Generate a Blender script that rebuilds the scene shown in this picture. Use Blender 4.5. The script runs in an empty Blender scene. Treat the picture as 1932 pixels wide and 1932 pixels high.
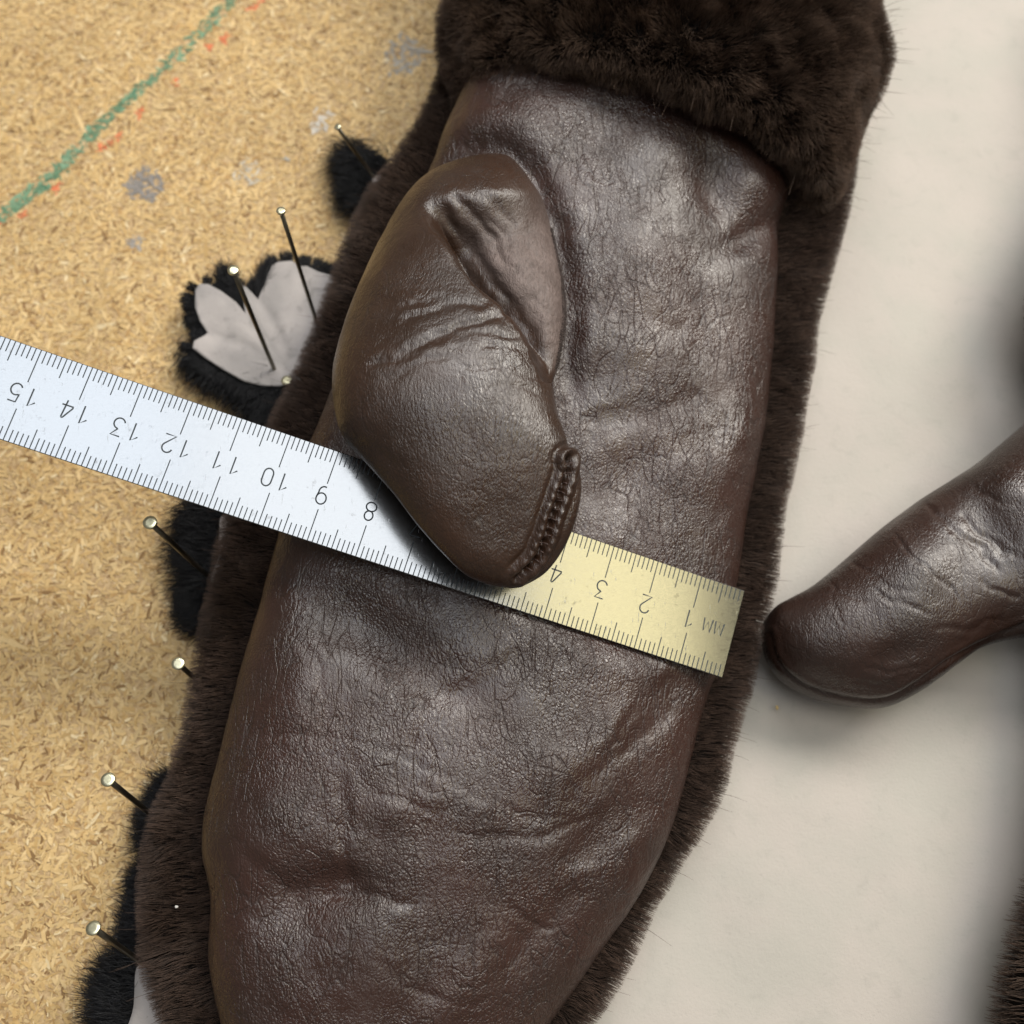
import bpy, bmesh, math, random
import numpy as np
from mathutils import Vector, Matrix
from mathutils.bvhtree import BVHTree
from mathutils.geometry import delaunay_2d_cdt

random.seed(7)
rng = np.random.default_rng(7)
S = bpy.context.scene
COL = S.collection
CM = 0.01                      # everything below is measured in centimetres and stored in metres

# ------------------------------------------------------------------ camera
TILT = math.radians(18.0)
HEIGHT = 24.3
FPX, HALF = 1934.5, 966.0      # focal length and half width in units of a 1932 px wide view
CAM = np.array([0.0, -HEIGHT * math.tan(TILT), HEIGHT])
AX = np.array([1.0, 0, 0])
AU = np.array([0, math.cos(TILT), math.sin(TILT)])
AL = np.array([0, math.sin(TILT), -math.cos(TILT)])
cd = bpy.data.cameras.new('camera')
cam = bpy.data.objects.new('camera', cd)
COL.objects.link(cam)
cam.location = CAM * CM
cam.rotation_euler = (TILT, 0, 0)
cd.sensor_width = 36.0
cd.lens = 36.0 * FPX / 1932.0
cd.clip_start = 0.005
cd.clip_end = 20
cd.dof.use_dof = True
cd.dof.focus_distance = 20.2 * CM
cd.dof.aperture_fstop = 14.0
S.camera = cam

# ------------------------------------------------------------------ world, lamps, exposure
W = bpy.data.worlds.new('World'); S.world = W
W.use_nodes = True
W.node_tree.nodes['Background'].inputs[0].default_value = (1.0, 0.96, 0.90, 1)
W.node_tree.nodes['Background'].inputs[1].default_value = 0.13

def area(name, loc, target, size, power, col):
    d = bpy.data.lights.new(name, 'AREA'); d.shape = 'RECTANGLE'
    d.size, d.size_y = size[0] * CM, size[1] * CM
    d.energy = power; d.color = col
    o = bpy.data.objects.new(name, d); COL.objects.link(o)
    o.location = Vector(loc) * CM
    z = (Vector(loc) - Vector(target)).normalized(); x = (Vector((1, 0, 0)) - z * z.x).normalized(); y = z.cross(x)
    o.rotation_euler = Matrix((x, y, z)).transposed().to_euler()
    return o
area('overhead_light', (22, 10, 125), (22, 10, 0), (42, 120), 4.5, (0.93, 0.965, 1.0))
area('overhead_light', (-18, 10, 125), (-18, 10, 0), (37, 40), 1.35, (0.87, 0.93, 1.0))  # added panel, put in to whiten the reflection on the ruler's left end
area('overhead_light', (14, 88, 125), (8, 6, 0), (120, 34), 8.3, (1.0, 0.985, 0.96))
area('bench_lamp', (70, 52, 86), (2, 0, 0), (50, 42), 9.5, (1.0, 0.95, 0.86))
area('added_warm_panel', (51, -9, 100), (3, -2, 3), (23, 40), 0.85, (1.0, 0.86, 0.45))  # added panel, sized to give the ruler's right part its yellow reflection
vs = S.view_settings
vs.view_transform = 'Standard'; vs.look = 'None'; vs.gamma = 1.0; vs.use_curve_mapping = False
vs.exposure = 0.32

S.cycles.use_adaptive_sampling = True; S.cycles.adaptive_threshold = 0.02
S.cycles.max_bounces = 7; S.cycles.diffuse_bounces = 3; S.cycles.glossy_bounces = 3; S.cycles.transmission_bounces = 2
S.cycles_curves.shape = 'RIBBONS'; S.cycles_curves.subdivisions = 1

# ------------------------------------------------------------------ projection helpers
def P(px, py, z):
    px, py, z = np.asarray(px, float), np.asarray(py, float), np.asarray(z, float)
    d = AL + AX * ((px - HALF) / FPX)[..., None] + AU * ((HALF - py) / FPX)[..., None]
    t = (z - CAM[2]) / d[..., 2]
    return CAM + d * t[..., None]
def ray(px, py):
    d = AL + AX * ((px - HALF) / FPX) + AU * ((HALF - py) / FPX)
    return d / np.linalg.norm(d)
def proj(p):
    v = p - CAM
    z = v @ AL
    return np.stack([HALF + FPX * (v @ AX) / z, HALF - FPX * (v @ AU) / z], -1)
def K(pts, x0, y0, s):
    """points read off an enlargement (x0, y0 source corner, s source px per px) -> 1932 px view"""
    return [((x0 + x * s) * 0.63889, (y0 + y * s) * 0.63889) for x, y in pts]

def catmull(pts, n):
    pts = np.asarray(pts, float); m = len(pts)
    u = np.linspace(0, m - 1, n); i = np.clip(u.astype(int), 0, m - 2); f = (u - i)[:, None]
    p0, p1, p2, p3 = pts[np.clip(i - 1, 0, m - 1)], pts[i], pts[i + 1], pts[np.clip(i + 2, 0, m - 1)]
    return 0.5 * (2 * p1 + (p2 - p0) * f + (2 * p0 - 5 * p1 + 4 * p2 - p3) * f ** 2 + (3 * p1 - p0 - 3 * p2 + p3) * f ** 3)
def smooth_closed(pts, n):
    pts = np.asarray(pts, float); m = len(pts)
    u = np.linspace(0, m, n, endpoint=False); i = u.astype(int); f = (u - i)[:, None]
    p0, p1, p2, p3 = pts[(i - 1) % m], pts[i % m], pts[(i + 1) % m], pts[(i + 2) % m]
    return 0.5 * (2 * p1 + (p2 - p0) * f + (2 * p0 - 5 * p1 + 4 * p2 - p3) * f ** 2 + (3 * p1 - p0 - 3 * p2 + p3) * f ** 3)

def poly_dist(q, path):
    """distance of points q (n,2) to a polyline, and the parameter 0..1 along it"""
    path = np.asarray(path, float); best = np.full(len(q), 1e9); par = np.zeros(len(q)); n = len(path) - 1
    for k in range(n):
        a, b = path[k], path[k + 1]; ab = b - a
        t = np.clip(((q - a) @ ab) / (ab @ ab + 1e-9), 0, 1)
        d = np.linalg.norm(q - a - t[:, None] * ab, axis=1)
        m = d < best; best[m] = d[m]; par[m] = (k + t[m]) / n
    return best, par

def vnoise(q, scale, seed=0):
    """smooth value noise on 2-D or 3-D points, -1..1"""
    q = np.asarray(q, float) / scale; k = q.shape[1]
    i = np.floor(q).astype(np.int64); f = q - i; f = f * f * (3 - 2 * f)
    def h(c):
        v = np.full(len(c), seed * 7919 + 13, np.int64)
        for a in range(k):
            v = (v * 73856093) ^ (c[:, a] * (19349663 + a * 83492791))
        v = (v ^ (v >> 13)) * 1274126177
        return ((v & 0xFFFF) / 32767.5) - 1
    out = np.zeros(len(q))
    for c in range(2 ** k):
        o = np.array([(c >> a) & 1 for a in range(k)]); w = np.ones(len(q))
        for a in range(k):
            w *= f[:, a] if o[a] else 1 - f[:, a]
        out += w * h(i + o)
    return out

# ------------------------------------------------------------------ object helpers
def link(o, parent=None):
    COL.objects.link(o)
    if parent is not None:
        o.parent = parent
        o.matrix_parent_inverse = parent.matrix_basis.inverted() if parent.type == 'EMPTY' else Matrix()
    return o
def mesh(name, verts, faces, mat, parent=None, smooth=True, kind=None):
    me = bpy.data.meshes.new(name)
    v = np.asarray(verts, float) * CM
    me.from_pydata(v.tolist(), [], [list(map(int, f)) for f in faces] if not isinstance(faces, np.ndarray) else faces.tolist())
    me.validate(); me.update()
    if smooth:
        me.polygons.foreach_set('use_smooth', np.ones(len(me.polygons), bool))
    me.materials.append(mat)
    o = bpy.data.objects.new(name, me)
    link(o, parent)
    if kind: o['kind'] = kind
    return o
def thing(name, label, cat, loc=(0, 0, 0), group=None):
    o = bpy.data.objects.new(name, None); COL.objects.link(o)
    o.location = Vector(loc) * CM; o.empty_display_size = 0.01
    o['label'] = label; o['category'] = cat
    if group: o['group'] = group
    return o
def tag(o, label, cat, group=None):
    o['label'] = label; o['category'] = cat
    if group: o['group'] = group
    return o

def grid_faces(nr, nc, closed=True):
    r = np.arange(nr - 1)[:, None]; c = np.arange(nc if closed else nc - 1)[None, :]
    a = r * nc + c; b = r * nc + (c + 1) % nc
    return np.stack([a, b, b + nc, a + nc], -1).reshape(-1, 4)

def loft(st, nr, nc, p=2.4, skew=0.0):
    """st rows: Lx Ly Rx Ry (view px) zl zr (height of the two silhouettes) zt (top) zb (bottom)"""
    A = catmull(st, nr)
    L = P(A[:, 0], A[:, 1], A[:, 4]); R = P(A[:, 2], A[:, 3], A[:, 5])
    a = np.linspace(0, 2 * math.pi, nc, endpoint=False)
    c, s = np.cos(a), np.sin(a)
    cc = np.sign(c) * np.abs(c) ** (2 / p); ss = np.sign(s) * np.abs(s) ** (2 / p)
    t = -cc                                        # -1 at L, +1 at R
    mid, half = (L + R) / 2, (R - L) / 2
    X = mid[:, None, :] + half[:, None, :] * t[None, :, None]
    base = X[:, :, 2]
    up = np.maximum(ss, 0)[None, :]; dn = np.minimum(ss, 0)[None, :]
    X[:, :, 2] = base + (A[:, 6:7] - base) * up + (base - A[:, 7:8]) * dn - skew * t[None, :] * up
    return X
def normals(X):
    du = np.roll(X, -1, 1) - np.roll(X, 1, 1)
    dv = np.gradient(X, axis=0)
    n = np.cross(dv, du)
    n /= np.linalg.norm(n, axis=2, keepdims=True) + 1e-12
    c = X.mean(1, keepdims=True)
    if ((X - c) * n).sum() < 0: n = -n
    return n
def displace(X, fn):
    n = normals(X); q = proj(X.reshape(-1, 3))
    h = fn(q, X.reshape(-1, 3)) * np.clip(n.reshape(-1, 3)[:, 2] * 2.5 + 0.3, 0, 1)
    return X + n * h.reshape(X.shape[:2])[..., None]
def loft_mesh(name, X, mat, parent, caps=(True, True)):
    nr, nc = X.shape[:2]; V = X.reshape(-1, 3); F = grid_faces(nr, nc).tolist()
    V = list(V)
    if caps[0]:
        V.append(X[0].mean(0)); k = len(V) - 1
        F += [[k, (c + 1) % nc, c] for c in range(nc)]
    if caps[1]:
        V.append(X[-1].mean(0)); k = len(V) - 1; b = (nr - 1) * nc
        F += [[k, b + c, b + (c + 1) % nc] for c in range(nc)]
    o = mesh(name, np.array(V), F, mat, parent)
    bm = bmesh.new(); bm.from_mesh(o.data); bmesh.ops.recalc_face_normals(bm, faces=bm.faces); bm.to_mesh(o.data); bm.free()
    return o
def bvh(X):
    return BVHTree.FromPolygons([Vector(v) for v in X.reshape(-1, 3)], grid_faces(*X.shape[:2]).tolist())
def hit(tree, px, py):
    loc, n, i, d = tree.ray_cast(Vector(CAM), Vector(ray(px, py)))
    return None if loc is None else (np.array(loc), np.array(n))

def tube(path, rad, seg=8, close=True):
    path = np.asarray(path, float); n = len(path)
    rad = np.full(n, rad) if np.isscalar(rad) else np.asarray(rad)
    T = np.gradient(path, axis=0); T /= np.linalg.norm(T, axis=1, keepdims=True)
    ref = np.array([0, 0, 1.0]) if abs(T[0][2]) < 0.9 else np.array([1.0, 0, 0])
    V = []
    for i in range(n):
        u = np.cross(T[i], ref); u /= np.linalg.norm(u); w = np.cross(u, T[i])
        for k in range(seg):
            a = 2 * math.pi * k / seg
            V.append(path[i] + rad[i] * (math.cos(a) * u + math.sin(a) * w))
    F = grid_faces(n, seg).tolist()
    if close:
        F.append(list(range(seg))[::-1]); F.append([(n - 1) * seg + k for k in range(seg)])
    return np.array(V), F

# ------------------------------------------------------------------ materials
def new_mat(name):
    m = bpy.data.materials.new(name); m.use_nodes = True
    nt = m.node_tree; b = nt.nodes['Principled BSDF']
    return m, nt, b
class NT:
    def __init__(s, nt): s.nt = nt
    def n(s, kind, **kw):
        nd = s.nt.nodes.new(kind)
        for k, v in kw.items():
            if k.startswith('i_'): nd.inputs[k[2:].replace('_', ' ')].default_value = v
            else: setattr(nd, k, v)
        return nd
    def l(s, a, b): s.nt.links.new(a, b)
    def math(s, op, a, b=None, c=None):
        nd = s.n('ShaderNodeMath', operation=op)
        for i, x in enumerate((a, b, c)):
            if x is None: continue
            if hasattr(x, 'node'): s.l(x, nd.inputs[i])
            else: nd.inputs[i].default_value = x
        return nd.outputs[0]
    def ramp(s, x, lo, hi, a=0.0, b=1.0):
        nd = s.n('ShaderNodeMapRange', interpolation_type='SMOOTHSTEP')
        s.l(x, nd.inputs[0])
        for i, v in zip((1, 2, 3, 4), (lo, hi, a, b)): nd.inputs[i].default_value = v
        return nd.outputs[0]
    def mix(s, f, a, b):
        nd = s.n('ShaderNodeMix', data_type='RGBA')
        s.l(f, nd.inputs[0]) if hasattr(f, 'node') else setattr(nd.inputs[0], 'default_value', f)
        for i, x in ((6, a), (7, b)):
            if hasattr(x, 'node'): s.l(x, nd.inputs[i])
            else: nd.inputs[i].default_value = (*x, 1)
        return nd.outputs[2]
    def coord(s, scale=(1, 1, 1), rotz=0.0):
        tc = s.n('ShaderNodeTexCoord'); mp = s.n('ShaderNodeMapping')
        mp.inputs['Rotation'].default_value = (0, 0, rotz); mp.inputs['Scale'].default_value = scale
        s.l(tc.outputs['Object'], mp.inputs[0]); return mp.outputs[0]
    def noise(s, vec, scale, detail=3, rough=0.55, dist=0.0):
        nd = s.n('ShaderNodeTexNoise'); s.l(vec, nd.inputs['Vector'])
        nd.inputs['Scale'].default_value = scale; nd.inputs['Detail'].default_value = detail
        nd.inputs['Roughness'].default_value = rough; nd.inputs['Distortion'].default_value = dist
        return nd
    def warp(s, vec, scale, amt):
        nd = s.noise(vec, scale, 2)
        sub = s.n('ShaderNodeVectorMath', operation='SUBTRACT'); s.l(nd.outputs['Color'], sub.inputs[0]); sub.inputs[1].default_value = (0.5, 0.5, 0.5)
        sc = s.n('ShaderNodeVectorMath', operation='SCALE'); s.l(sub.outputs[0], sc.inputs[0]); sc.inputs['Scale'].default_value = amt
        ad = s.n('ShaderNodeVectorMath', operation='ADD'); s.l(vec, ad.inputs[0]); s.l(sc.outputs[0], ad.inputs[1])
        return ad.outputs[0]
    def edge(s, vec, scale):
        nd = s.n('ShaderNodeTexVoronoi', feature='DISTANCE_TO_EDGE'); s.l(vec, nd.inputs['Vector'])
        nd.inputs['Scale'].default_value = scale
        return nd.outputs['Distance']

def leather(name, col, col2, grain=1150, stretch=1.0, ang=0.0, wrinkle=1.0, rough=0.42, depth=1.0, crease=1.0, dist=0.00022):
    m, nt, b = new_mat(name); g = NT(nt)
    v = g.coord()
    vs_ = g.warp(g.coord((1.0, 1.0 / stretch, 1.0), ang), 150, 0.0022)
    e1 = g.ramp(g.edge(g.warp(vs_, 900, 0.0005), grain), 0.0, 0.30)                         # pebble grain
    e1b = g.ramp(g.edge(g.warp(g.coord((1.0, 0.55, 1.0), ang + 1.1), 300, 0.0018), grain * 0.62), 0.0, 0.20)
    big = g.noise(v, 55, 3).outputs[0]
    e2 = g.ramp(g.edge(g.warp(g.warp(g.coord((1.0, 0.6, 1.0), ang + 0.4), 120, 0.005), 700, 0.0008), grain * 0.27), 0.0, 0.10)   # small creases
    e3 = g.ramp(g.edge(g.warp(g.warp(g.coord((1.0, 0.45, 1.0), ang - 0.7), 90, 0.016), 420, 0.0018), 170), 0.0, 0.055)          # long thin creases
    m2 = g.ramp(g.noise(v, 150, 2).outputs[0], 0.42, 0.64)
    m3 = g.ramp(g.noise(v, 95, 2).outputs[0], 0.42, 0.62)
    fine = g.noise(vs_, 3200, 3, 0.65).outputs[0]
    wr = g.noise(g.warp(g.coord((1.0, 1.0 / (stretch * 2.0), 1.0), ang), 120, 0.003), 950, 4, 0.6).outputs[0]
    c2 = g.math('MULTIPLY', g.math('SUBTRACT', 1.0, e2), m2)
    c3 = g.math('MULTIPLY', g.math('SUBTRACT', 1.0, e3), m3)
    gm = g.ramp(big, 0.36, 0.60, 0.40, 1.0)
    # hairline creases: two stretched, strongly bent nets of thin lines, broken up by noise
    hl = None
    for k, (an, sc, ms) in enumerate(((0.9, 210, 75), (-0.5, 300, 110))):
        e4 = g.ramp(g.edge(g.warp(g.warp(g.coord((1.0, 0.38, 1.0), ang + an), 60, 0.014), 500, 0.0010), sc), 0.0, 0.045)
        mk = g.ramp(g.noise(g.warp(v, 40, 0.01 * (k + 1)), ms, 2).outputs[0], 0.44, 0.60)
        ln = g.math('MULTIPLY', g.math('SUBTRACT', 1.0, e4), mk)
        hl = ln if hl is None else g.math('MAXIMUM', hl, ln)
    gm2 = g.ramp(g.noise(v, 85, 2).outputs[0], 0.40, 0.62)
    h = g.math('MULTIPLY', g.math('MULTIPLY', e1, gm), 0.60 * depth)
    h = g.math('MULTIPLY_ADD', g.math('MULTIPLY', e1b, gm2), 0.40 * depth, h)
    h = g.math('MULTIPLY_ADD', c2, -0.50 * crease, h)
    h = g.math('MULTIPLY_ADD', c3, -0.55 * crease, h)
    h = g.math('MULTIPLY_ADD', hl, -0.75 * crease, h)
    h = g.math('MULTIPLY_ADD', fine, 0.35, h)
    h = g.math('MULTIPLY_ADD', wr, 1.3 * wrinkle, h)
    h = g.math('MULTIPLY_ADD', g.noise(v, 300, 3).outputs[0], 1.2, h)
    bp = g.n('ShaderNodeBump'); bp.inputs['Strength'].default_value = 0.85; bp.inputs['Distance'].default_value = dist
    g.l(h, bp.inputs['Height']); g.l(bp.outputs[0], b.inputs['Normal'])
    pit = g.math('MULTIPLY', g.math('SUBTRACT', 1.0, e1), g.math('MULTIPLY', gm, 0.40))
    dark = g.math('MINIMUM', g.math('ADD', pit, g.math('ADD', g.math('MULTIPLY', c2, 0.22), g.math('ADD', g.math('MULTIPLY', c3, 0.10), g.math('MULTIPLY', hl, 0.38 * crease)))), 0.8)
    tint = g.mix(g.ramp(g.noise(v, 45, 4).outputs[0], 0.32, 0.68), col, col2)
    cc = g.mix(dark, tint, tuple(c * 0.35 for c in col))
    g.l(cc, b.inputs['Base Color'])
    g.l(g.math('MULTIPLY_ADD', dark, 0.25, g.ramp(g.noise(v, 120, 4).outputs[0], 0.3, 0.7, rough - 0.07, rough + 0.08)), b.inputs['Roughness'])
    b.inputs['Specular IOR Level'].default_value = 0.68
    return m

def plain(name, col, rough=0.5, metal=0.0, spec=0.5, bump=None, var=None):
    m, nt, b = new_mat(name); g = NT(nt)
    b.inputs['Base Color'].default_value = (*col, 1); b.inputs['Roughness'].default_value = rough
    b.inputs['Metallic'].default_value = metal; b.inputs['Specular IOR Level'].default_value = spec
    v = g.coord()
    sc, lo, hi = var or (400, 0.85, 1.1)
    nz = g.noise(v, sc, 4).outputs[0]
    g.l(g.mix(nz, tuple(c * lo for c in col), tuple(min(1, c * hi) for c in col)), b.inputs['Base Color'])
    if bump:
        bp = g.n('ShaderNodeBump'); bp.inputs['Strength'].default_value = bump[2]; bp.inputs['Distance'].default_value = bump[1]
        g.l(g.noise(v, bump[0], 4, 0.65).outputs[0], bp.inputs['Height']); g.l(bp.outputs[0], b.inputs['Normal'])
    return m

def hair_mat(name, root, tip, rough=0.55, spec=0.35):
    m, nt, b = new_mat(name); g = NT(nt)
    hi = g.n('ShaderNodeHairInfo')
    t = g.ramp(hi.outputs['Intercept'], 0.15, 1.0)
    r = g.mix(t, root, tip)
    mul = g.mix(g.ramp(hi.outputs['Random'], 0, 1, 0.0, 0.75), r, tuple(c * 0.45 for c in tip))
    nz = g.ramp(g.noise(g.coord(), 170, 3, 0.6).outputs[0], 0.36, 0.64)
    mul = g.mix(nz, g.mix(0.55, mul, tuple(c * 0.25 for c in tip)), mul)
    g.l(mul, b.inputs['Base Color'])
    b.inputs['Roughness'].default_value = rough; b.inputs['Specular IOR Level'].default_value = spec
    return m

M = {}
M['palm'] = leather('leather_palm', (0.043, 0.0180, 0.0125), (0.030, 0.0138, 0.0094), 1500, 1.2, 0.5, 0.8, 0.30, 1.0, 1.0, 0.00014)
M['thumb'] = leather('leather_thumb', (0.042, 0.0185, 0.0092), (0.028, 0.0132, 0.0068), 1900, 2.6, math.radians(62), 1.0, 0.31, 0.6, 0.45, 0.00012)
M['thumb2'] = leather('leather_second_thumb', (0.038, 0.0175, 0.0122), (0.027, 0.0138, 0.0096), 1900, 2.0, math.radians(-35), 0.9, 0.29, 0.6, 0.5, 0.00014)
M['seam'] = plain('seam_thread', (0.06, 0.036, 0.03), 0.6, bump=(5000, 0.0001, 0.6))

# suede
def suede_mat():
    m, nt, b = new_mat('leather_flesh_side'); g = NT(nt); v = g.coord()
    vs_ = g.warp(g.coord((1, 0.45, 1), math.radians(-25)), 300, 0.002)
    n1 = g.noise(vs_, 1500, 4, 0.7).outputs[0]; n2 = g.noise(v, 220, 4).outputs[0]
    b.inputs['Roughness'].default_value = 0.58; b.inputs['Specular IOR Level'].default_value = 0.45
    g.l(g.mix(g.ramp(g.math('ADD', g.math('MULTIPLY', n1, 0.6), g.math('MULTIPLY', n2, 0.4)), 0.3, 0.7), (0.034, 0.023, 0.020), (0.074, 0.053, 0.048)), b.inputs['Base Color'])
    b.inputs['Sheen Weight'].default_value = 0.35; b.inputs['Sheen Roughness'].default_value = 0.4; b.inputs['Sheen Tint'].default_value = (0.6, 0.52, 0.5, 1)
    bp = g.n('ShaderNodeBump'); bp.inputs['Strength'].default_value = 0.85; bp.inputs['Distance'].default_value = 0.00042
    g.l(g.math('MULTIPLY_ADD', n2, 1.8, n1), bp.inputs['Height']); g.l(bp.outputs[0], b.inputs['Normal'])
    return m
M['suede'] = suede_mat()

def mix_thumb():
    m = M['thumb'].copy(); m.name = 'leather_thumb_and_flesh_side'; nt = m.node_tree; g = NT(nt); b = nt.nodes['Principled BSDF']
    a = g.n('ShaderNodeAttribute', attribute_name='nap').outputs['Fac']
    v = g.coord(); vs_ = g.warp(g.coord((1, 0.5, 1), math.radians(-25)), 300, 0.002)
    n1 = g.noise(vs_, 1700, 4, 0.7).outputs[0]; n2 = g.noise(v, 220, 4).outputs[0]
    lc = b.inputs['Base Color'].links[0].from_socket; lr = b.inputs['Roughness'].links[0].from_socket; ln = b.inputs['Normal'].links[0].from_socket
    sc = g.mix(g.ramp(g.math('ADD', g.math('MULTIPLY', n1, 0.6), g.math('MULTIPLY', n2, 0.4)), 0.3, 0.7), (0.072, 0.048, 0.040), (0.175, 0.128, 0.114))
    g.l(g.mix(a, lc, sc), b.inputs['Base Color'])
    mr = g.n('ShaderNodeMix', data_type='FLOAT'); g.l(a, mr.inputs[0]); g.l(lr, mr.inputs[2]); mr.inputs[3].default_value = 0.62; g.l(mr.outputs[0], b.inputs['Roughness'])
    bp = g.n('ShaderNodeBump'); bp.inputs['Strength'].default_value = 0.8; bp.inputs['Distance'].default_value = 0.0003
    g.l(g.math('MULTIPLY', g.math('MULTIPLY_ADD', n2, 1.2, n1), a), bp.inputs['Height']); g.l(ln, bp.inputs['Normal']); g.l(bp.outputs[0], b.inputs['Normal'])
    return m
M['thumb_mix'] = mix_thumb()
def skin_mat(name, col, col2, k=1.0):
    m, nt, b = new_mat(name); g = NT(nt); v = g.coord()
    n1 = g.noise(v, 60, 4).outputs[0]; n2 = g.noise(v, 1500, 4, 0.7).outputs[0]
    cc = g.mix(g.ramp(n1, 0.3, 0.7), col, col2)
    pores = g.ramp(g.noise(v, 900, 2).outputs[0], 0.66, 0.76)
    cc = g.mix(g.math('MULTIPLY', pores, 0.28 * k), cc, tuple(c * 0.55 for c in col))
    stain = g.ramp(g.noise(v, 240, 3, 0.6, 0.6).outputs[0], 0.55, 0.75)
    cc = g.mix(g.math('MULTIPLY', stain, 0.22 * k), cc, tuple(c * 0.6 for c in col2))
    g.l(cc, b.inputs['Base Color'])
    b.inputs['Roughness'].default_value = 0.75; b.inputs['Specular IOR Level'].default_value = 0.3
    b.inputs['Sheen Weight'].default_value = 0.15
    bp = g.n('ShaderNodeBump'); bp.inputs['Strength'].default_value = 0.5; bp.inputs['Distance'].default_value = 0.0002
    g.l(g.math('MULTIPLY_ADD', g.noise(v, 300, 3).outputs[0], 1.2, n2), bp.inputs['Height']); g.l(bp.outputs[0], b.inputs['Normal'])
    return m
M['skin'] = skin_mat('pelt_skin', (0.462, 0.418, 0.376), (0.43, 0.403, 0.358), 0.6)
M['flap'] = skin_mat('pelt_leg_skin', (0.40, 0.365, 0.35), (0.29, 0.27, 0.262), 2.0)
M['brown_fur'] = hair_mat('brown_fur', (0.008, 0.005, 0.0036), (0.135, 0.085, 0.062))
M['cuff_fur'] = hair_mat('dark_cuff_fur', (0.004, 0.0026, 0.002), (0.17, 0.108, 0.074))
M['black_fur'] = hair_mat('black_fur', (0.004, 0.004, 0.005), (0.008, 0.008, 0.011), 0.5, 0.35)
M['fur_base'] = plain('fur_underside', (0.006, 0.0045, 0.004), 0.95, spec=0.1)
M['suede_nap'] = hair_mat('leather_nap', (0.07, 0.05, 0.045), (0.13, 0.10, 0.09), 0.7, 0.3)

def steel_mat():
    m, nt, b = new_mat('ruler_steel'); g = NT(nt)
    b.inputs['Metallic'].default_value = 1.0
    v = g.coord((40, 1.2, 1.0)); n1 = g.noise(g.coord((0.06, 1, 1), -math.radians(19)), 5200, 4, 0.7).outputs[0]
    blot = g.noise(g.coord(), 420, 4, 0.7).outputs[0]
    b.inputs['Base Color'].default_value = (0.80, 0.80, 0.80, 1)
    g.l(g.mix(g.ramp(blot, 0.60, 0.78), (0.255, 0.26, 0.265), (0.165, 0.165, 0.165)), b.inputs['Base Color'])
    scr = g.ramp(g.noise(g.coord((1, 0.03, 1), math.radians(12)), 2600, 2, 0.5).outputs[0], 0.65, 0.76)
    g.l(g.math('MULTIPLY_ADD', scr, 0.16, g.ramp(n1, 0.25, 0.75, 0.12, 0.19)), b.inputs['Roughness'])
    bp = g.n('ShaderNodeBump'); bp.inputs['Strength'].default_value = 0.12; bp.inputs['Distance'].default_value = 0.00003
    g.l(n1, bp.inputs['Height']); g.l(bp.outputs[0], b.inputs['Normal'])
    return m
M['steel'] = steel_mat()
M['etch'] = plain('ruler_etching', (0.06, 0.068, 0.075), 0.8, 0.0, spec=0.08, var=(900, 0.7, 1.3))
M['nail_head'] = plain('brassed_nail_head', (0.74, 0.71, 0.50), 0.34, 1.0, var=(900, 0.75, 1.1), bump=(2500, 0.0001, 0.25))
M['nail_shank'] = plain('nail_steel', (0.22, 0.20, 0.155), 0.38, 1.0, var=(700, 0.6, 1.1))

def board_mat(name, attr):
    m, nt, b = new_mat(name); g = NT(nt); v = g.coord()
    b.inputs['Roughness'].default_value = 0.62; b.inputs['Specular IOR Level'].default_value = 0.35
    if attr:
        a = g.n('ShaderNodeAttribute', attribute_name='col')
        n = g.noise(g.coord((1, 1, 1)), 3000, 3).outputs[0]
        mx = g.n('ShaderNodeMix', data_type='RGBA', blend_type='MULTIPLY'); mx.inputs[0].default_value = 1.0
        g.l(a.outputs['Color'], mx.inputs[6])
        g.l(g.mix(n, (0.78, 0.76, 0.72), (1.12, 1.12, 1.12)), mx.inputs[7])
        g.l(mx.outputs[2], b.inputs['Base Color'])
    else:
        n = g.noise(g.warp(v, 300, 0.003), 700, 4, 0.65).outputs[0]
        g.l(g.mix(g.ramp(n, 0.3, 0.7), (0.34, 0.215, 0.095), (0.60, 0.43, 0.235)), b.inputs['Base Color'])
        bp = g.n('ShaderNodeBump'); bp.inputs['Strength'].default_value = 0.6; bp.inputs['Distance'].default_value = 0.0004
        g.l(n, bp.inputs['Height']); g.l(bp.outputs[0], b.inputs['Normal'])
    return m
M['board'] = board_mat('particle_board', False)
M['chips'] = board_mat('wood_chip', True)

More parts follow.
